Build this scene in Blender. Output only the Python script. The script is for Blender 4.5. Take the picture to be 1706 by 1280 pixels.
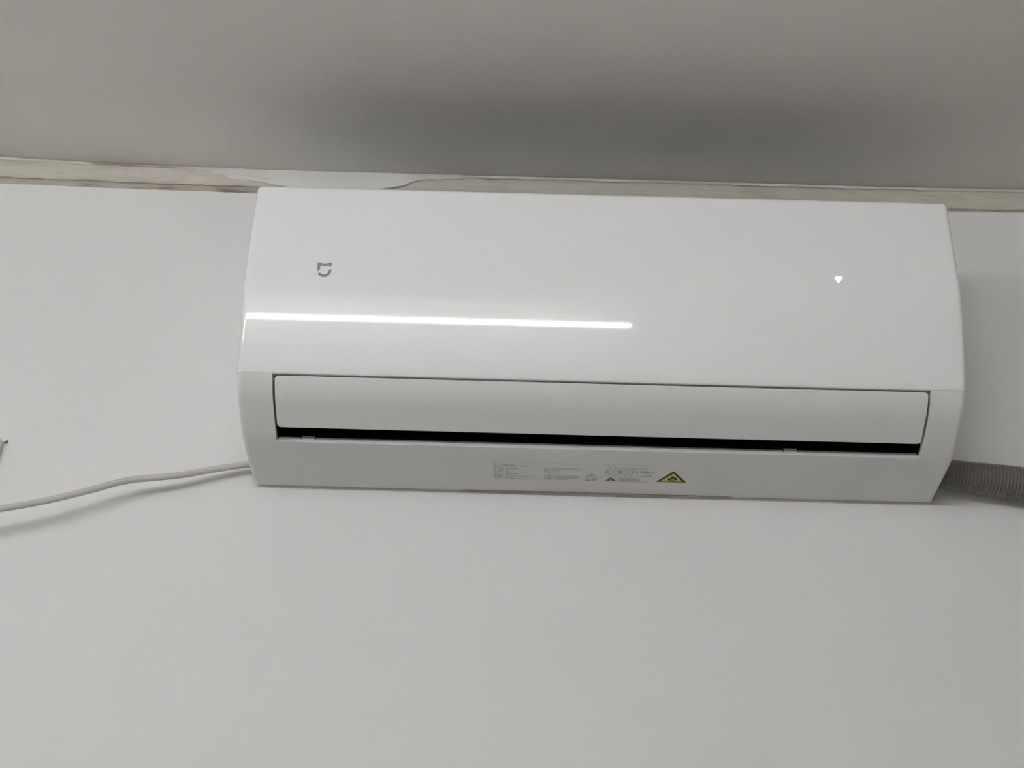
import bpy, bmesh, math, random
from mathutils import Vector, Matrix, noise

random.seed(7)
for o in list(bpy.data.objects):
    bpy.data.objects.remove(o, do_unlink=True)
S = bpy.context.scene
C = S.collection

# ------------------------------------------------------------------ camera
ZB = 2.254                       # height of the unit's bottom edge above the floor
cam = bpy.data.cameras.new('camera')
cam.sensor_fit = 'HORIZONTAL'
cam.sensor_width = 36.0
cam.lens = 36.0 * 2560.0 / 1706.0
cam.clip_start = 0.02
camo = bpy.data.objects.new('camera', cam)
C.objects.link(camo)
pit, yaw, rol = math.radians(27.364866), math.radians(-0.421093), math.radians(1.696295)
fw = Vector((math.sin(yaw) * math.cos(pit), math.cos(yaw) * math.cos(pit), math.sin(pit)))
rt = Vector((math.cos(yaw), -math.sin(yaw), 0))
up = rt.cross(fw)
r2 = math.cos(rol) * rt + math.sin(rol) * up
u2 = -math.sin(rol) * rt + math.cos(rol) * up
M = Matrix((r2, u2, -fw)).transposed().to_4x4()
M.translation = Vector((-0.091018, -1.752257, ZB - 0.754060))
camo.matrix_world = M
S.camera = camo

# ------------------------------------------------------------------ world, exposure
W = bpy.data.worlds.new('world')
S.world = W
W.use_nodes = True
W.node_tree.nodes['Background'].inputs[0].default_value = (0.5, 0.5, 0.5, 1)
W.node_tree.nodes['Background'].inputs[1].default_value = 0.0
S.view_settings.view_transform = 'Standard'
S.view_settings.look = 'None'
S.view_settings.exposure = 0.0
S.view_settings.gamma = 1.0
S.view_settings.use_curve_mapping = False
LAMP_Z = .320
TUBE_STRENGTH = 148.0             # the room's tube lamp
S.cycles.max_bounces = 16
S.cycles.diffuse_bounces = 12

# ------------------------------------------------------------------ materials
def mat(name, col, rough=0.5, spec=0.5, coat=0.0, emit=None, strength=0.0, metal=0.0):
    m = bpy.data.materials.new(name)
    m.use_nodes = True
    b = m.node_tree.nodes['Principled BSDF']
    b.inputs['Base Color'].default_value = (*col, 1)
    b.inputs['Roughness'].default_value = rough
    b.inputs['Specular IOR Level'].default_value = spec
    b.inputs['Coat Weight'].default_value = coat
    b.inputs['Coat Roughness'].default_value = 0.04
    b.inputs['Metallic'].default_value = metal
    if emit:
        b.inputs['Emission Color'].default_value = (*emit, 1)
        b.inputs['Emission Strength'].default_value = strength
    return m

def add_noise(m, scale, cols, bump=0.0, bump_scale=None, stretch=(1, 1, 1), detail=4, pos=(0.35, 0.65), dist=0.001):
    """procedural mottling of the base colour, plus fine relief"""
    nt = m.node_tree
    b = nt.nodes['Principled BSDF']
    tc = nt.nodes.new('ShaderNodeTexCoord')
    mp = nt.nodes.new('ShaderNodeMapping')
    mp.inputs['Scale'].default_value = stretch
    nt.links.new(tc.outputs['Object'], mp.inputs['Vector'])
    n = nt.nodes.new('ShaderNodeTexNoise')
    n.inputs['Scale'].default_value = scale
    n.inputs['Detail'].default_value = detail
    nt.links.new(mp.outputs[0], n.inputs['Vector'])
    r = nt.nodes.new('ShaderNodeValToRGB')
    e = r.color_ramp.elements
    k = len(cols)
    for i, c in enumerate(cols):
        p = pos[0] + (pos[1] - pos[0]) * i / (k - 1)
        if i == 0:
            el = e[0]
        elif i == k - 1:
            el = e[-1]
        else:
            el = e.new(p)
        el.position = p
        el.color = (*c, 1)
    nt.links.new(n.outputs['Fac'], r.inputs['Fac'])
    nt.links.new(r.outputs['Color'], b.inputs['Base Color'])
    if bump:
        n2 = nt.nodes.new('ShaderNodeTexNoise')
        n2.inputs['Scale'].default_value = bump_scale
        n2.inputs['Detail'].default_value = 3
        nt.links.new(mp.outputs[0], n2.inputs['Vector'])
        bp = nt.nodes.new('ShaderNodeBump')
        bp.inputs['Strength'].default_value = bump
        bp.inputs['Distance'].default_value = dist
        nt.links.new(n2.outputs['Fac'], bp.inputs['Height'])
        nt.links.new(bp.outputs['Normal'], b.inputs['Normal'])
    return m

m_wall = add_noise(mat('wall_paint', (.8, .8, .79), .75, .25), 3.0, [(.80, .80, .797), (.82, .82, .817)], .25, 420)
m_ceil = add_noise(mat('ceiling_paint', (.78, .77, .75), .8, .2), 2.5, [(.83, .815, .785), (.85, .835, .805)], .3, 300)
m_side = mat('side_wall_paint', (.50, .478, .45), .8, .2)
m_floor = add_noise(mat('floor_tile', (.5, .47, .43), .5, .4), 3, [(.30, .285, .262), (.36, .342, .318)])
m_bead = add_noise(mat('old_plaster', (.6, .58, .5), .9, .1), 16, [(.54, .52, .44), (.65, .625, .54), (.60, .59, .51), (.68, .62, .55), (.80, .78, .72)], .8, 160,
                   stretch=(.35, 1, 1.6), pos=(.3, .72), dist=.002)
m_raw = add_noise(mat('raw_wall_edge', (.4, .35, .3), .95, .1), 60, [(.17, .15, .14), (.44, .38, .34), (.54, .475, .43), (.42, .39, .34)], .9, 200,
                  stretch=(.3, 1, 1.5), pos=(.25, .75), dist=.003)
m_skim = add_noise(mat('skim_coat', (.7, .69, .66), .9, .1), 25, [(.74, .73, .68), (.84, .83, .80)], .6, 150, stretch=(.4, 1, 1), dist=.002)
m_panel = mat('glossy_white_plastic', (.93, .93, .933), .45, .2, coat=1.0)
m_case = mat('satin_white_plastic', (.80, .797, .793), .42, .35)
m_louver = mat('louver_plastic', (.82, .818, .815), .40, .35)
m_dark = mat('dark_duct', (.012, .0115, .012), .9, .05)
m_house = mat('housing_plastic', (.76, .76, .75), .45, .4)
m_grey = mat('emblem_grey', (.27, .27, .265), .35, .5)
m_led = mat('display_led', (.8, .8, .9), .3, .5, emit=(.86, .87, 1.0), strength=.85)
m_label = mat('label_film', (.775, .775, .772), .35, .5)
m_ink = mat('label_ink', (.15, .15, .15), .6, .2)
m_yel = mat('sticker_yellow', (.78, .66, .06), .4, .4)
m_blk = mat('sticker_black', (.012, .012, .012), .4, .4)
m_cable = mat('cable_sheath', (.54, .54, .49), .42, .4)
m_hose = add_noise(mat('hose_plastic', (.15, .14, .13), .32, .5), 30, [(.125, .119, .11), (.165, .156, .144)])
m_tape = mat('tape', (.50, .48, .42), .7, .2)
m_nail = mat('nail_steel', (.3, .29, .28), .45, .5, metal=.8)
m_batten = mat('batten_white', (.8, .8, .8), .4, .4)
m_tube = mat('tube_glow', (.9, .9, .9), .4, .3, emit=(.975, 1.0, 1.03), strength=TUBE_STRENGTH)
m_cap = mat('tube_cap', (.6, .6, .6), .4, .4)

# ------------------------------------------------------------------ helpers
def link_mesh(name, verts, faces, m, parent=None, smooth=None, bevel=0.0, recalc=True):
    me = bpy.data.meshes.new(name)
    me.from_pydata([tuple(v) for v in verts], [], faces)
    if recalc:
        bm = bmesh.new()
        bm.from_mesh(me)
        bmesh.ops.recalc_face_normals(bm, faces=bm.faces)
        bm.to_mesh(me)
        bm.free()
    me.materials.append(m)
    if smooth is not None:
        for p in me.polygons:
            p.use_smooth = True
        me.set_sharp_from_angle(angle=math.radians(smooth))
    o = bpy.data.objects.new(name, me)
    C.objects.link(o)
    if parent:
        o.parent = parent
    if bevel:
        b = o.modifiers.new('bevel', 'BEVEL')
        b.width = bevel
        b.segments = 2
        b.limit_method = 'ANGLE'
        b.angle_limit = math.radians(40)
    return o

class MB:
    def __init__(self):
        self.v, self.f = [], []
    def add(self, verts, faces):
        k = len(self.v)
        self.v += [tuple(p) for p in verts]
        self.f += [tuple(i + k for i in q) for q in faces]
    def box(self, x0, x1, y0, y1, z0, z1):
        v = [(x, y, z) for x in (x0, x1) for y in (y0, y1) for z in (z0, z1)]
        self.add(v, [(0, 1, 3, 2), (4, 6, 7, 5), (0, 4, 5, 1), (2, 3, 7, 6), (0, 2, 6, 4), (1, 5, 7, 3)])
    def prism(self, poly, x0, x1):
        n = len(poly)
        v = [(x0, y, z) for y, z in poly] + [(x1, y, z) for y, z in poly]
        f = [tuple(range(n)), tuple(range(2 * n - 1, n - 1, -1))] + [(i, (i + 1) % n, n + (i + 1) % n, n + i) for i in range(n)]
        self.add(v, f)
    def sections(self, secs, cap=True):
        n = len(secs[0])
        v = [p for s in secs for p in s]
        f = []
        for j in range(len(secs) - 1):
            for i in range(n):
                k = (i + 1) % n
                f.append((j * n + i, j * n + k, (j + 1) * n + k, (j + 1) * n + i))
        if cap:
            f.append(tuple(range(n)))
            f.append(tuple(range(len(secs) * n - 1, (len(secs) - 1) * n - 1, -1)))
        self.add(v, f)
    def build(self, name, m, parent=None, **k):
        return link_mesh(name, self.v, self.f, m, parent, **k)

def tag(o, label=None, cat=None, kind=None):
    if label: o['label'] = label
    if cat: o['category'] = cat
    if kind: o['kind'] = kind
    return o

def interp(tab, x):
    if x <= tab[0][0]: return tab[0][1]
    for (a, b), (c, d) in zip(tab[:-1], tab[1:]):
        if x <= c:
            return b + (d - b) * (x - a) / (c - a)
    return tab[-1][1]

def tube_sections(path, radii, seg=20):
    """rings of a swept tube along a polyline"""
    pts = [Vector(p) for p in path]
    secs = []
    for i, p in enumerate(pts):
        t = (pts[min(i + 1, len(pts) - 1)] - pts[max(i - 1, 0)]).normalized()
        a = t.cross(Vector((0, 0, 1))).normalized()
        b = t.cross(a).normalized()
        r = radii[i] if isinstance(radii, list) else radii
        secs.append([p + r * (math.cos(2 * math.pi * k / seg) * a + math.sin(2 * math.pi * k / seg) * b) for k in range(seg)])
    return secs

def catmull(pts, n):
    P = [Vector(p) for p in pts]
    P = [2 * P[0] - P[1]] + P + [2 * P[-1] - P[-2]]
    out = []
    for i in range(1, len(P) - 2):
        for k in range(n):
            t = k / n
            a, b, c, d = P[i - 1], P[i], P[i + 1], P[i + 2]
            out.append(.5 * ((2 * b) + (c - a) * t + (2 * a - 5 * b + 4 * c - d) * t * t + (3 * b - a - 3 * c + d) * t ** 3))
    out.append(P[-2])
    return out

# ------------------------------------------------------------------ the room
X0, X1, Y0 = -2.9, 1.9, -2.75
CEIL = [(-2.9, .494), (-1.2, .487), (-.8222, .4815), (-.6964, .4768), (-.5711, .4728), (-.4462, .4702), (-.239, .4700), (-.1, .4708), (.1, .4702), (.406, .4690), (.6, .4700), (2.1, .472)]
WTOP = [(-2.9, .455), (-1.2, .448), (-.8152, .4428), (-.6387, .4396), (-.462, .4372), (0, .4362), (.4875, .4355), (.5884, .4374), (2.1, .4374)]
def nz(x, s, seed): return noise.noise(Vector((x * s, seed, 0.3)))
xs = [X0 + .2 * i for i in range(9)] + [-1.0 + i * .005 for i in range(381)] + [.95 + .2 * i for i in range(5)] + [X1]
xs = sorted(set(round(x, 4) for x in xs))
def ceil_z(x): return ZB + interp(CEIL, x)
def wall_z(x): return ZB + interp(WTOP, x) + .0006 * nz(x, 40, 1) + .0004 * nz(x, 150, 2)
def bead_z(x): return ZB + interp(WTOP, x) + .0130 + (.0012 * nz(x, 25, 5) + .0006 * nz(x, 110, 6)) - (.006 if x > .4 else 0)

# wall behind the unit: painted skin whose top edge stops short of the ceiling
v, f = [], []
for x in xs:
    z = wall_z(x)
    v += [(x, 0, -.05), (x, 0, 1.2), (x, 0, z - .02), (x, 0, z - .0006), (x, .0008, z), (x, .007, z + .0004)]
for i in range(len(xs) - 1):
    for k in range(5):
        a = i * 6 + k
        f.append((a, a + 6, a + 7, a + 1))
wb = link_mesh('wall_back', v, f, m_wall, recalc=False)
tag(wb, kind='structure')
for p in wb.data.polygons: p.use_smooth = True
wb.data.set_sharp_from_angle(angle=math.radians(30))
b = MB(); b.box(X0, X1, .006, .12, -.05, ZB + .56)
tag(b.build('trim_1', m_raw), kind='structure')          # raw masonry that shows in the gap above the paint

# old plaster bead between the raw edge and the ceiling
v, f = [], []
for x in xs:
    zb, zc = bead_z(x), ceil_z(x)
    gap = 0
    if -.692 < x < -.562: gap = .0012 * min(1, (x + .692) / .01, (-.562 - x) / .01) * (0.75 + .8 * nz(x, 60, 9))
    if abs(x + .627) < .004: gap *= .2
    if gap: gap += .0018
    t = zc - gap
    w = .0010 * nz(x, 30, 11) + .0006 * nz(x, 90, 12)
    sec = [(.006, zb + .0004), (.0038 + w, zb), (.0022 + w, zb + .0014), (.0004 + w, zb + (t - zb) * .45), (-.0030 + .5 * w, t - .0035), (-.0066, t - .0004), (.006, t)]
    v += [(x, y, z) for y, z in sec]
for i in range(len(xs) - 1):
    for k in range(6):
        a = i * 7 + k
        f.append((a, a + 7, a + 8, a + 1))
tag(link_mesh('trim_2', v, f, m_bead, smooth=50), kind='structure')

# white paint lip where the ceiling coat overlaps the bead
v, f = [], []
for x in xs:
    zc = ceil_z(x)
    h = .0030 + .0012 * nz(x, 18, 21) + .0008 * nz(x, 70, 22)
    if -.70 < x < -.55: h *= .55
    dz = 0
    sec = [(-.0045, zc - h - dz), (-.0060, zc - h - dz), (-.0080, zc - .0006 - dz), (-.0060, zc - .0002 - dz)]
    v += [(x, y, z) for y, z in sec]
for i in range(len(xs) - 1):
    for k in range(4):
        a, bb = i * 4 + k, i * 4 + (k + 1) % 4
        f.append((a, a + 4, bb + 4, bb))
tag(link_mesh('trim_3', v, f, m_skim, smooth=50), kind='structure')

# torn skim-coat patch over the bead, left part above the unit
low_t = [(-.585, .0040), (-.56, .0065), (-.53, .0075), (-.505, .0105), (-.475, .0125), (-.455, .0150), (-.42, .022), (-.39, .027), (-.335, .028), (-.305, .0245), (-.28, .0195), (-.262, .016), (-.248, .0095), (-.236, .006), (-.18, .0045)]
v, f = [], []
n = 90
for i in range(n + 1):
    x = -.585 + (.405) * i / n
    zc = ceil_z(x)
    zl = zc - interp(low_t, x) + .0007 * nz(x, 90, 31)
    u_ = min(1, (zc - zl) / .026)
    if x < -.43: u_ = 1.10 - .1 * u_
    sec = [(.003 - .004 * (1 - u_), zl), (-.0004 - .0050 * (1 - u_), zl + .0002), (-.0030 - .0036 * (1 - u_), (zl + zc) / 2), (-.0092, zc - .0003), (-.006, zc - .0002)]
    v += [(x, y, z) for y, z in sec]
for i in range(n):
    for k in range(4):
        a = i * 5 + k
        f.append((a, a + 5, a + 6, a + 1))
tag(link_mesh('trim_4', v, f, m_skim, smooth=50), kind='structure')

# ceiling, gently out of level towards the left
v, f = [], []
for x in xs:
    z = ceil_z(x)
    v += [(x, .1, z), (x, -.2, z), (x, -.8, ZB + .4715 + (z - ZB - .4715) * .6), (x, Y0, ZB + .4715)]
for i in range(len(xs) - 1):
    for k in range(3):
        a = i * 4 + k
        f.append((a, a + 1, a + 5, a + 4))
ceiling = link_mesh('ceiling', v, f, m_ceil, recalc=False, smooth=60)
tag(ceiling, kind='structure')
sm = ceiling.modifiers.new('thick', 'SOLIDIFY'); sm.thickness = .04; sm.offset = 1

b = MB(); b.box(X0, X1, Y0, .1, -.1, 0); tag(b.build('floor', m_floor), kind='structure')
b = MB(); b.box(X0 - .1, X0, Y0, .1, -.1, ZB + .56); tag(b.build('wall_left', m_side), kind='structure')
b = MB(); b.box(X1, X1 + .1, Y0, .1, -.1, ZB + .56); tag(b.build('wall_right', m_side), kind='structure')
b = MB(); b.box(X0, X1, Y0 - .1, Y0, -.1, ZB + .56); tag(b.build('wall_front', m_side), kind='structure')

# ------------------------------------------------------------------ two tube lamps end to end, high on the opposite wall (out of frame, mirrored in the glossy panel)
LY, LZ = Y0 + .062, ZB + LAMP_Z
for (lx0, lx1, lab) in ((-.99, .200, 'white batten lamp with a glowing tube, opposite the air conditioner'), (-2.62, -1.42, 'white batten lamp with a glowing tube, beside the first and farther from the hose')):
    lamp = bpy.data.objects.new('tube_lamp', None); C.objects.link(lamp)
    lamp.location = ((lx0 + lx1) / 2, Y0, LZ)
    tag(lamp, lab, 'lamp'); lamp['group'] = 'tube lamps on the opposite wall'
    hl = (lx1 - lx0) / 2
    b = MB(); b.prism([(.001, -.03), (.036, -.022), (.036, .022), (.001, .03)], -hl - .02, hl + .02)
    b.build('batten', m_batten, lamp, bevel=.003)
    b = MB(); b.sections(tube_sections([(-hl + .006, .062, 0), (hl, .062, 0)], .011, 16)); b.build('tube', m_tube, lamp, smooth=40)
    for xa_, xb_ in ((-hl - .018, -hl + .006), (hl, hl + .018)):
        b = MB(); b.sections(tube_sections([(xa_, .062, 0), (xb_, .062, 0)], .0125, 16)); b.box(xa_, xb_, .03, .062, -.006, .006)
        b.build('end_cap', m_cap, lamp)

# ------------------------------------------------------------------ the air conditioner
HW = .420                        # half width
unit = bpy.data.objects.new('air_conditioner', None); C.objects.link(unit)
unit.location = (0, 0, ZB)
tag(unit, 'white wall-mounted split air conditioner with a long louver slot, hung below the ceiling', 'air conditioner')

# side profile of the shell (y, z), top to bottom, as Hermite pieces (point, tangent angle from vertical towards the wall)
KN = [((-.2005, .3050), -5.5), ((-.2075, .2350), -5.5), ((-.2106, .1900), 1.0), ((-.2066, .1480), 11.6), ((-.1993, .1150), 13.4), ((-.1930, .0900), 16.0), ((-.1848, .0650), 24.0), ((-.1690, .0442), 48.0), ((-.1430, .0288), 61.0), ((-.1028, .0120), 77.0), ((-.0560, .0066), 84.4), ((-.0035, .0016), 84.4)]
def hermite():
    out = []
    for (p, a), (q, c) in zip(KN[:-1], KN[1:]):
        L = math.hypot(q[0] - p[0], q[1] - p[1])
        ta = (math.sin(math.radians(a)) * L, -math.cos(math.radians(a)) * L)
        tc = (math.sin(math.radians(c)) * L, -math.cos(math.radians(c)) * L)
        for k in range(14):
            t = k / 14
            h = (2 * t ** 3 - 3 * t * t + 1, t ** 3 - 2 * t * t + t, -2 * t ** 3 + 3 * t * t, t ** 3 - t * t)
            out.append(tuple(h[0] * p[i] + h[1] * ta[i] + h[2] * q[i] + h[3] * tc[i] for i in (0, 1)))
    out.append(KN[-1][0])
    return out
PROF = hermite()
def cut(z_hi=None, z_lo=None, y_lo=None):
    """part of the profile between heights z_hi and z_lo with exact ends"""
    def at(z):
        for p, q in zip(PROF[:-1], PROF[1:]):
            if p[1] >= z >= q[1]:
                t = (p[1] - z) / (p[1] - q[1] + 1e-12)
                return (p[0] + t * (q[0] - p[0]), z)
    out = []
    if z_hi is not None: out.append(at(z_hi))
    for p in PROF:
        if (z_hi is None or p[1] < z_hi - 1e-5) and (z_lo is None or p[1] > z_lo + 1e-5): out.append(p)
    if z_lo is not None: out.append(at(z_lo))
    return out
def y_at_z(z): return cut(z, z - .001)[0][0]
def z_at_y(y):
    for p, q in zip(PROF[84:-1], PROF[85:]):
        if p[0] <= y <= q[0]:
            return p[1] + (q[1] - p[1]) * (y - p[0]) / (q[0] - p[0] + 1e-12)
    return PROF[-1][1]
def normals(front):
    """outward unit normals (y, z) of an open profile curve"""
    ns = []
    for i in range(len(front)):
        a, c = front[max(i - 1, 0)], front[min(i + 1, len(front) - 1)]
        ty, tz = c[0] - a[0], c[1] - a[1]
        l = math.hypot(ty, tz) or 1
        ns.append((tz / l, -ty / l))
    return ns
def shell(mb, front, back, xl, xr, rl, rr, steps=7):
    """solid between a profile curve and its back points, swept from xl to xr; the outer edge is rolled over with radius rl / rr at the ends"""
    ns = normals(front)
    def sec(x, sh):
        return [(x, p[0] - n_[0] * sh, p[1] - n_[1] * sh) for p, n_ in zip(front, ns)] + [(x, y, z) for y, z in back]
    secs = []
    if rl:
        for k in range(steps + 1):
            a = math.pi / 2 * k / steps
            secs.append(sec(xl + rl * (1 - math.sin(a)), rl * (1 - math.cos(a))))
    else:
        secs.append(sec(xl, 0))
    if rr:
        for k in range(steps + 1):
            a = math.pi / 2 * (steps - k) / steps
            secs.append(sec(xr - rr * (1 - math.sin(a)), rr * (1 - math.cos(a))))
    else:
        secs.append(sec(xr, 0))
    # extra rings just inside the rolled ends keep the long faces flat
    if rl: secs.append(sec(xl + rl + .0006, 0))
    if rr: secs.append(sec(xr - rr - .0006, 0))
    secs.sort(key=lambda s_: s_[0][0])
    mb.sections(secs)

# front panel: glossy upper shell
ZS = .0648
top = []
for k in range(9):
    a = math.pi / 2 * k / 8
    top.append((-.1905 - .0100 * math.sin(a), .3060 + .0098 * math.cos(a)))
front = [(-.166, .3160), (-.178, .3160)] + top[:-1] + cut(None, ZS)
low = front[-1]
b = MB(); shell(b, front, [(low[0] + .0012, low[1] - .0008), (low[0] + .012, low[1] + .001), (-.168, .12), (-.172, .30), (-.166, .312)], -HW, HW, .0064, .0064)
front_panel = b.build('front_panel', m_panel, unit, smooth=35)

# rear housing and its raised top
b = MB(); b.prism([(0, .006), (0, .336), (-.12, .3345), (-.163, .3320), (-.166, .3140), (-.166, .078), (-.07, .080), (-.035, .060), (-.03, .03), (-.02, .008)], -.4165, .4165)
b.build('housing', m_house, unit, bevel=.004)
b = MB()                                        # dark air intake let into the top
top_y = [(-.158, .3323), (-.12, .3345), (-.014, .3358)]
b.prism(top_y + [(y, z + .0012) for y, z in reversed(top_y)], -.40, .40)
intake = b.build('intake_grille', m_dark, unit)
b = MB()
for i in range(26):
    x = -.39 + i * .0312
    b.prism([(y, z + .0010) for y, z in top_y] + [(y, z + .0024) for y, z in reversed(top_y)], x - .0015, x + .0015)
gb = b.build('grille_bars', mat('grille_grey', (.10, .10, .10), .6, .2), intake); gb['kind'] = 'stuff'

# lower casing: two cheeks and the panel below the slot
CI = .3790
zc0 = .0636
fr = cut(zc0, None)
back = [(-.0030, .0042), (-.022, .014), (-.03, .05), (-.05, zc0 - .002), (-.165, zc0 - .001)]
b = MB()
shell(b, fr, back, -HW, -CI, .0064, 0)
shell(b, fr, back, CI, HW, 0, .0064)
LIPY = -.1068
fl = [(LIPY, z_at_y(LIPY))] + [p for p in fr if p[0] > LIPY + .0008]
shell(b, fl, [(-.0030, .0052), (-.05, .0110), (-.098, .0175), (LIPY + .0012, z_at_y(LIPY) + .002)], -CI, CI, 0, 0)
casing = b.build('lower_casing', m_case, unit, smooth=35)
# thin grey strip against the wall, just showing under the casing's bottom edge
b = MB()
xz = [(-.17, .0040), (-.16, .0014), (-.06, -.0004), (.06, -.0006), (.17, .0014), (.18, .0040)]
b.add([(x, y, z) for y in (-.0050, -.0005) for x, z in xz], [(0, 1, 2, 3, 4, 5), (11, 10, 9, 8, 7, 6)] + [(i, (i + 1) % 6, 6 + (i + 1) % 6, 6 + i) for i in range(6)])
b.build('edge_strip', mat('strip_grey', (.42, .41, .38), .5, .4), unit)

# lip of the outlet, with two notches for the clips
lz = z_at_y(LIPY)
lip_poly = [(LIPY, lz + .0001), (LIPY - .0002, lz + .0008), (-.1022, .0216), (-.0995, .0218), (-.0995, .0160), (LIPY + .001, lz + .0006)]
NOTCH = [(-.3516, -.3336), (.2196, .2376)]
b = MB()
edges = [-CI] + [e for n_ in NOTCH for e in n_] + [CI]
for i in range(0, len(edges), 2):
    b.prism(lip_poly, edges[i], edges[i + 1])
for a_, c_ in NOTCH:      # the foot of the lip runs on below each notch
    b.prism([lip_poly[0], lip_poly[1], (LIPY + .0016, lz + .0040), (LIPY + .0050, lz + .0040), (LIPY + .004, lz + .001)], a_, c_)
b.build('outlet_lip', m_case, unit)
for a_, c_ in NOTCH:
    b = MB()
    p0, p1 = Vector((LIPY + .0020, lz + .0048)), Vector((-.1015, .0236))
    d = (p1 - p0).normalized(); nn = Vector((-d.y, d.x))
    q = [p0 - nn * -.0004, p1 - nn * -.0004, p1 - nn * .0022, p0 - nn * .0022]
    b.prism([tuple(t) for t in q], a_ + .0011, c_ - .0011)
    clip = b.build('clip', m_case, unit, bevel=.0004)

# dark inside of the outlet
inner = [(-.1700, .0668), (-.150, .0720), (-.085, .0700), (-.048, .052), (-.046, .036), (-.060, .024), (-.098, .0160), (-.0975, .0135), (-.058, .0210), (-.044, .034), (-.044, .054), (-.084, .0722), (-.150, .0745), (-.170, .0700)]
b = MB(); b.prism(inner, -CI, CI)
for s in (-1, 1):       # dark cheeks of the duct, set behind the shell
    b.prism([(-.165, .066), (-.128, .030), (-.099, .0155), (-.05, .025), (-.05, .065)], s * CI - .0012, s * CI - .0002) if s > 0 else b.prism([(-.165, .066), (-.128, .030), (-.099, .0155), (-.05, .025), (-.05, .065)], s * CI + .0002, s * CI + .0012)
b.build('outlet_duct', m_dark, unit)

# louver: one long curved blade following the shell, its lower edge a finger's width above the lip
lv = cut(.0612, .0213)
ns = normals(lv)
acc = [0]
for p, q in zip(lv[:-1], lv[1:]): acc.append(acc[-1] + math.dist(p, q))
Ltot = acc[-1]
# resample with dense ends for the rounded corners
ss = [0, .0004, .001, .002, .003, .0042] + [.006 + (Ltot - .012) * i / 16 for i in range(17)] + [Ltot - .0042, Ltot - .003, Ltot - .002, Ltot - .001, Ltot - .0004, Ltot]
def at_s(s):
    for i in range(len(acc) - 1):
        if s <= acc[i + 1] + 1e-9:
            t = (s - acc[i]) / (acc[i + 1] - acc[i])
            return [lv[i][k] + t * (lv[i + 1][k] - lv[i][k]) for k in (0, 1)], [ns[i][k] + t * (ns[i + 1][k] - ns[i][k]) for k in (0, 1)]
rc = .0045
xa = .3762
v, f = [], []
cols_ = [-1, -.995, -.9, -.6, -.3, 0, .3, .6, .9, .995, 1]
nc = len(cols_)
for layer, off in ((0, 0.0), (1, -.0042)):
    for s in ss:
        p, n_ = at_s(s)
        d = min(s, Ltot - s)
        inset = rc - math.sqrt(max(0, rc * rc - max(0, rc - d) ** 2))
        for c_ in cols_:
            v.append((c_ * (xa - inset), p[0] + n_[0] * off, p[1] + n_[1] * off))
nr = len(ss)
def idx(l, r, c): return l * nr * nc + r * nc + c
for r in range(nr - 1):
    for c_ in range(nc - 1):
        f.append((idx(0, r, c_), idx(0, r, c_ + 1), idx(0, r + 1, c_ + 1), idx(0, r + 1, c_)))
        f.append((idx(1, r, c_), idx(1, r + 1, c_), idx(1, r + 1, c_ + 1), idx(1, r, c_ + 1)))
for r in range(nr - 1):
    for c_ in (0, nc - 1):
        f.append((idx(0, r, c_), idx(0, r + 1, c_), idx(1, r + 1, c_), idx(1, r, c_)))
for c_ in range(nc - 1):
    for r in (0, nr - 1):
        f.append((idx(0, r, c_), idx(0, r, c_ + 1), idx(1, r, c_ + 1), idx(1, r, c_)))
louver = link_mesh('louver', v, f, m_louver, unit, smooth=40, bevel=.0008)

# ---- emblem and display on the front panel (flat inlays, flush with the shell)
def inlay(name, polys, m, parent, lift=.00035):
    bm = bmesh.new()
    for poly in polys:
        vs = [bm.verts.new((x, y_at_z(z) - lift, z)) for x, z in poly]
        vb = [bm.verts.new((x, y_at_z(z) + .0004, z)) for x, z in poly]
        bm.faces.new(vs)
        for i in range(len(poly)):
            j = (i + 1) % len(poly)
            bm.faces.new((vs[i], vb[i], vb[j], vs[j]))
    bmesh.ops.triangulate(bm, faces=[q for q in bm.faces if len(q.verts) > 4])
    bmesh.ops.recalc_face_normals(bm, faces=bm.faces)
    me = bpy.data.meshes.new(name); bm.to_mesh(me); bm.free()
    me.materials.append(m)
    o = bpy.data.objects.new(name, me); C.objects.link(o); o.parent = parent
    return o
EM1 = [(-0.33507, 0.19812), (-0.33092, 0.19805), (-0.32679, 0.19626), (-0.32132, 0.19834), (-0.31821, 0.19823), (-0.31812, 0.19346), (-0.32127, 0.19211), (-0.32151, 0.1947), (-0.32649, 0.19283), (-0.33162, 0.19478), (-0.33179, 0.19342), (-0.332, 0.1876), (-0.33513, 0.18617)]
EM2 = [(-0.33414, 0.18288), (-0.33256, 0.18116), (-0.33065, 0.17983), (-0.3288, 0.17899), (-0.32669, 0.17863), (-0.32434, 0.17909), (-0.3224, 0.17989), (-0.32068, 0.18126), (-0.31955, 0.18273), (-0.3188, 0.18432), (-0.31835, 0.18619), (-0.31825, 0.18944), (-0.32118, 0.18822), (-0.3217, 0.1861), (-0.32257, 0.18389), (-0.32355, 0.18294), (-0.32476, 0.1824), (-0.32694, 0.18203), (-0.3284, 0.18215), (-0.32947, 0.18264), (-0.33157, 0.18439)]
tag(inlay('emblem', [EM1, EM2], m_grey, front_panel), 'small grey emblem')
LED = [(0.27215, 0.19505), (0.27292, 0.19628), (0.27413, 0.19697), (0.27579, 0.19747), (0.27727, 0.19764), (0.27886, 0.19747), (0.28034, 0.19716), (0.28134, 0.19638), (0.28182, 0.19534), (0.27735, 0.18847), (0.27606, 0.18847)]
tag(inlay('display_light', [LED], m_led, front_panel), 'glowing white indicator')

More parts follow.
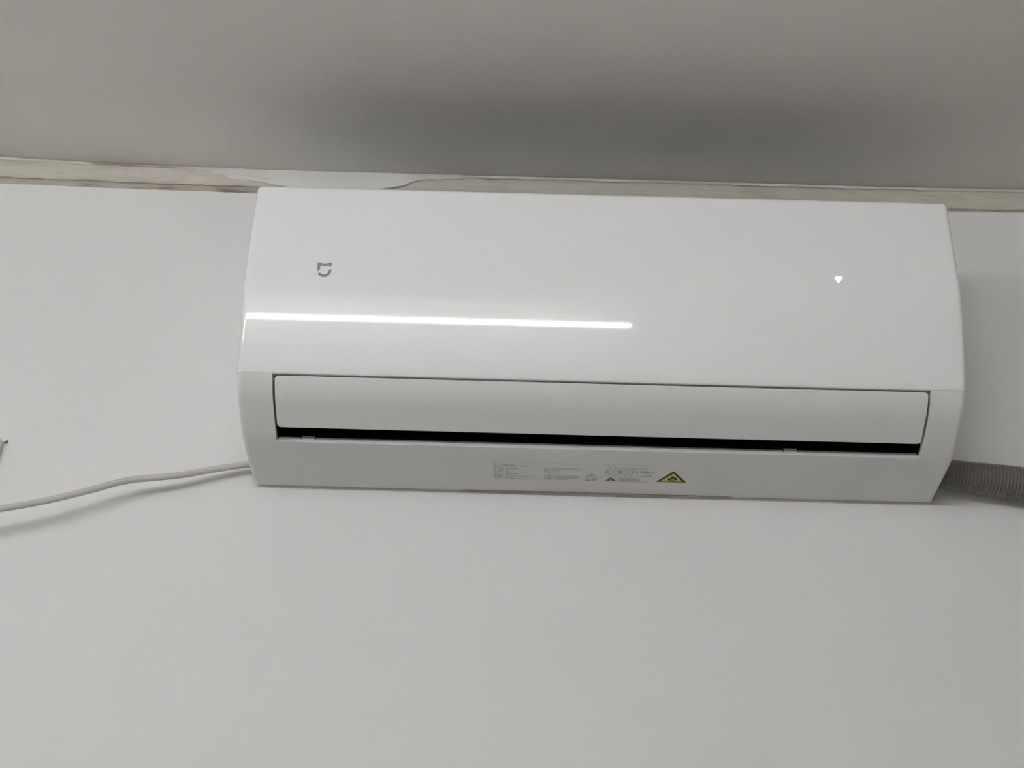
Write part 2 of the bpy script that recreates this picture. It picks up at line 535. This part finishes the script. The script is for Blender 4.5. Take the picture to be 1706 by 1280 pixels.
# ---- labels under the slot: film on the underside, printing on the film
def film(name, x0, x1, y0, y1, m, parent, lift, thick=.00012):
    n = 12
    v, f = [], []
    for i in range(n + 1):
        y = y0 + (y1 - y0) * i / n
        z = z_at_y(y) - lift
        v += [(x0, y, z), (x1, y, z), (x0, y, z + thick + lift * .5), (x1, y, z + thick + lift * .5)]
    for i in range(n):
        a = i * 4
        f += [(a, a + 1, a + 5, a + 4), (a + 2, a + 6, a + 7, a + 3), (a, a + 4, a + 6, a + 2), (a + 1, a + 3, a + 7, a + 5)]
    f += [(0, 2, 3, 1), (n * 4, n * 4 + 1, n * 4 + 3, n * 4 + 2)]
    return link_mesh(name, v, f, m, parent)
LIFT = .00022
rating = film('rating_label', -.1255, -.0085, -.0765, -.0330, m_label, unit, LIFT)
warning = film('warning_label', .0055, .0725, -.0765, -.0330, m_label, unit, LIFT)

class Print:
    """flat printing on the underside: quads and polygons in (x, y), y grows towards the wall"""
    def __init__(self, lift): self.v, self.f, self.l = [], [], lift
    def poly(self, pts):
        k = len(self.v)
        self.v += [(x, y, z_at_y(y) - self.l) for x, y in pts]
        self.f.append(tuple(range(k, k + len(pts))))
    def line(self, a, c, w):
        ax, ay = a; cx, cy = c
        l = math.hypot(cx - ax, cy - ay) or 1
        nx, ny = -(cy - ay) / l * w / 2, (cx - ax) / l * w / 2
        self.poly([(ax + nx, ay + ny), (cx + nx, cy + ny), (cx - nx, cy - ny), (ax - nx, ay - ny)])
    def loop(self, pts, w):
        for p, q in zip(pts, pts[1:] + pts[:1]): self.line(p, q, w)
    def glyphs(self, x0, x1, y, h, w=None, sw=.0003, dens=1.0):
        """a row of tiny characters, each a few strokes"""
        w = w or h * .8
        x = x0
        while x < x1 - w * .6:
            if random.random() < dens:
                for k in range(random.choice((2, 3, 3, 4))):
                    if random.random() < .5:
                        yy = y + h * random.random()
                        self.line((x + .05 * w, yy), (x + w * .85, yy), sw)
                    else:
                        xx = x + w * (.1 + .75 * random.random())
                        self.line((xx, y), (xx, y + h), sw)
            x += w
    def text(self, s, x, y, size):
        """real lettering, laid on the underside; y is the base line nearest the wall"""
        cu = bpy.data.curves.new('t', 'FONT'); cu.body = s; cu.size = size; cu.resolution_u = 2
        o = bpy.data.objects.new('t', cu); C.objects.link(o)
        bpy.context.view_layer.update()
        me = bpy.data.meshes.new_from_object(o.evaluated_get(bpy.context.evaluated_depsgraph_get()))
        k = len(self.v)
        for q in me.vertices:
            yy = y - q.co.y
            self.v.append((x + q.co.x, yy, z_at_y(yy) - self.l))
        for p in me.polygons: self.f.append(tuple(i + k for i in p.vertices))
        bpy.data.objects.remove(o); bpy.data.curves.remove(cu); bpy.data.meshes.remove(me)
    def build(self, name, m, parent):
        o = link_mesh(name, self.v, self.f, m, parent, recalc=False)
        return o
PL = LIFT + .00012
pr = Print(PL)
# heading with the small emblem
ex, ey = -.1222, -.0714
pr.line((ex, ey), (ex + .0052, ey), .0008); pr.line((ex, ey), (ex + .0004, ey + .0048), .0008); pr.line((ex + .0052, ey), (ex + .0050, ey + .0022), .0008)
pr.line((ex + .0006, ey + .0052), (ex + .0030, ey + .0060), .0007); pr.line((ex + .0030, ey + .0060), (ex + .0050, ey + .0036), .0007)
pr.text('米家空调', -.1145, -.0668, .0043)
pr.glyphs(-.0965, -.0810, -.0693, .0026)
for i in range(10):
    y = -.0647 + i * .0030
    pr.glyphs(-.1217, -.1098, y, .0022, .0027, .00034)
    x1 = [-.0935, -.0925, -.099, -.104, -.1015, -.093, -.0935, -.0705, -.096, -.0700][i]
    pr.glyphs(-.1080, x1, y + .0003, .0017, .0016, .00026)
for i in range(5):
    y = -.0658 + i * .0031
    x1 = [-.0200, -.0155, -.0440, -.0480, -.0520][i]
    pr.glyphs(-.0620, -.0530, y, .0023, .0023, .00034); pr.glyphs(-.0520, x1, y + .0002, .0019, .0018, .00028)
for i in range(4):
    y = -.0470 + i * .0028
    if i in (0, 2, 3): pr.glyphs(-.0615, -.0500, y, .0024, .0030, .00042)
    pr.glyphs(-.0480, [-.0195, -.0190, -.0170, -.0330][i], y + .0003, .0018, .0017, .00028)
# refrigerant triangle
pr.loop([(-.0040, -.0540), (-.0107, -.0441), (.0032, -.0443)], .0006)
pr.line((-.0056, -.0462), (-.0040, -.0490), .0006); pr.line((-.0040, -.0490), (-.0022, -.0462), .0006); pr.line((-.0052, -.0468), (-.0026, -.0468), .0005)
pr.glyphs(-.0115, -.0046, -.0412, .0027, .0022, .00045); pr.glyphs(-.0022, .0038, -.0412, .0027, .0022, .00045)
pr.glyphs(-.0105, .0030, -.0375, .0015, .0016, .0003)
o = pr.build('print', m_ink, rating)

pr = Print(PL)
pr.loop([(.0163, -.0712), (.0135, -.0672), (.0192, -.0672)], .00035); pr.line((.0163, -.0700), (.0163, -.0683), .0004)
pr.text('警告', .0221, -.0672, .0036)
pr.glyphs(.0320, .0640, -.0698, .0023, .0021, .00028)
# manual pictograms: two open books and a leaflet
pr.loop([(.0133, -.0628), (.0311, -.0632), (.0309, -.0555), (.0131, -.0552)], .00045)
for x in (.0143, .0152, .0163, .0222, .0281, .0291, .0300): pr.line((x, -.0628), (x - .0001, -.0554), .0004)
pr.line((.0163, -.0568), (.0281, -.0566), .0003)
pr.loop([(.0320, -.0634), (.0500, -.0640), (.0496, -.0560), (.0316, -.0556)], .00045)
pr.line((.0410, -.0636), (.0408, -.0558), .0004); pr.line((.0443, -.0600), (.0457, -.0574), .0011); pr.line((.0450, -.0622), (.0450, -.0600), .0008)
pr.loop([(.0509, -.0582), (.0548, -.0634), (.0706, -.0612), (.0676, -.0560)], .00045)
pr.line((.0553, -.0604), (.0662, -.0600), .0008); pr.line((.0548, -.0588), (.0600, -.0612), .0006); pr.line((.0600, -.0590), (.0670, -.0606), .0004)
pr.glyphs(.0135, .0385, -.0524, .0021, .0021, .00042); pr.glyphs(.0408, .0475, -.0522, .0021, .0021, .00042); pr.glyphs(.0504, .0695, -.0520, .0021, .0021, .00042)
# solid warning triangle with a cut-out exclamation mark
T = [(.0198, -.0470), (.0133, -.0374), (.0265, -.0372)]
pr.poly([T[0], T[1], (.0190, -.0373), (.0192, -.0395), (.0194, -.0440)]); pr.poly([T[0], (.0204, -.0440), (.0206, -.0395), (.0208, -.0373), T[2]])
pr.poly([(.0194, -.0398), (.0206, -.0398), (.0205, -.0390), (.0195, -.0390)])
for i in range(5):
    pr.glyphs(.0295, [.0515, .0560, .0555, .0600, .0645][i], -.0458 + i * .0021, .0016, .0016, .00028)
pr.build('print', m_ink, warning)

# yellow flammable-gas sticker
def plate(name, tri, m, parent, lift):
    me_v = [(x, y, z_at_y(y) - lift) for x, y in tri] + [(x, y, z_at_y(y) - lift + .00025) for x, y in tri]
    k = len(tri)
    return link_mesh(name, me_v, [tuple(range(k)), tuple(range(2 * k - 1, k - 1, -1))] + [(i, (i + 1) % k, k + (i + 1) % k, k + i) for i in range(k)], m, parent)
def sub_tri(tri, n=10):
    """triangle outline with extra points on the slanted sides so that it hugs the curved panel"""
    out = []
    for i in range(3):
        a, c = tri[i], tri[(i + 1) % 3]
        for k in range(n): out.append((a[0] + (c[0] - a[0]) * k / n, a[1] + (c[1] - a[1]) * k / n))
    return out
stick = plate('hazard_sticker', sub_tri([(.0752, -.0375), (.0944, -.0643), (.1117, -.0377)]), m_blk, unit, .0003)
tag(stick, 'yellow and black triangular flame sticker')
fld = plate('yellow_field', sub_tri([(.0800, -.0394), (.0946, -.0592), (.1066, -.0400)]), m_yel, stick, .00042)
pr = Print(.00056)
pr.poly([(.0905, -.0412), (.0890, -.0430), (.0886, -.0460), (.0892, -.0492), (.0905, -.0468)][::-1])
pr.poly([(.0905, -.0412), (.0905, -.0468), (.0918, -.0478), (.0920, -.0505), (.0932, -.0526), (.0950, -.0541), (.0945, -.0522), (.0952, -.0498), (.0950, -.0464), (.0930, -.0440)][::-1])
pr.poly([(.0950, -.0464), (.0952, -.0498), (.0963, -.0522), (.0974, -.0500), (.0985, -.0482), (.0990, -.0502), (.0998, -.0470), (.0996, -.0442), (.0984, -.0420), (.0966, -.0440)][::-1])
pr.poly([(.0905, -.0412), (.0930, -.0428), (.0966, -.0428), (.0984, -.0420), (.0965, -.0403), (.0925, -.0401)][::-1])
pr.build('flame', m_blk, stick)

# ------------------------------------------------------------------ power cable on the left
cab = [(-1.05, -.052, -.0960), (-.90, -.052, -.0890), (-.78, -.050, -.0745), (-.7317, -.0485, -.0628), (-.7112, -.0472, -.0577), (-.6776, -.0446, -.0492), (-.6438, -.0415, -.0386), (-.6105, -.0380, -.0266), (-.5837, -.0348, -.0157), (-.5731, -.0335, -.0120),
       (-.5615, -.0322, -.0087), (-.5455, -.0300, -.0054), (-.5074, -.0250, .0021), (-.4722, -.0205, .0121), (-.4336, -.0170, .0214), (-.4185, -.0165, .0228)]
path = [(p.x, p.y, p.z + ZB) for p in catmull(cab, 6)]
b = MB(); b.sections(tube_sections(path, .0041, 16))
tag(b.build('power_cable', m_cable, None, smooth=60), 'grey round power cable sagging off the wall from the unit\'s left end', 'cable')

# ------------------------------------------------------------------ corrugated hose on the right
hs = catmull([(.4195, -.0235, .0332), (.46, -.0235, .0285), (.53, -.0240, .0205), (.62, -.0245, .0095), (.76, -.0245, -.0100)], 60)
step = .0043
path, rad = [], []
acc2 = 0.0
prev = hs[0]
dense = []
for p in hs:
    acc2 += (p - prev).length; prev = p
    dense.append((acc2, p))
tot = acc2
d = 0.0
i = 0
k = 0
while d < tot - .0003:
    while dense[i + 1][0] < d: i += 1
    a, c_ = dense[i], dense[i + 1]
    t = (d - a[0]) / max(1e-9, c_[0] - a[0])
    p = a[1].lerp(c_[1], t)
    base = .0176 + .0028 * min(1, d / .09)
    ph = (d / step) % 1
    path.append((p.x, p.y, p.z + ZB)); rad.append(base + .0007 * math.cos(2 * math.pi * ph))
    d += step / 8
b = MB(); b.sections(tube_sections(path, rad, 28))
tag(b.build('drain_hose', m_hose, None, smooth=80), 'dark grey corrugated plastic hose leaving the unit\'s right end along the wall', 'hose')

# ------------------------------------------------------------------ nail and tape scrap at the left
zn = ZB
b = MB()
b.sections(tube_sections([(-.7425, .003, zn + .0512), (-.7350, -.0042, zn + .0507)], .0009, 10))
b.sections(tube_sections([(-.7350, -.0042, zn + .0507), (-.7342, -.0050, zn + .05065)], .0017, 12))
tag(b.build('nail', m_nail, None, smooth=40), 'tiny grey nail driven slantwise into the bare wall', 'nail')
v, f = [], []
rows = [(.0560, -.752, -.7455), (.0530, -.753, -.7420), (.0495, -.754, -.7392), (.0440, -.755, -.7395), (.0360, -.756, -.7400), (.0270, -.757, -.7407), (.0180, -.7575, -.7430), (.0060, -.758, -.748)]
for z, xl, xr in rows:
    for t in (0, .5, 1):
        x = xl + (xr - xl) * t
        y = -.0008 - .0045 * t * t
        v += [(x, y, zn + z), (x, y - .0006, zn + z)]
for r in range(len(rows) - 1):
    for t in range(2):
        a = r * 6 + t * 2
        f += [(a + 1, a + 3, a + 9, a + 7), (a, a + 6, a + 8, a + 2)]
    a = r * 6
    f += [(a, a + 1, a + 7, a + 6), (a + 4, a + 10, a + 11, a + 5)]
for a in (0, (len(rows) - 1) * 6):
    f += [(a, a + 2, a + 3, a + 1), (a + 2, a + 4, a + 5, a + 3)]
tag(link_mesh('tape_scrap', v, f, m_tape, smooth=40), 'curled scrap of beige tape on the wall beside the small nail', 'tape')
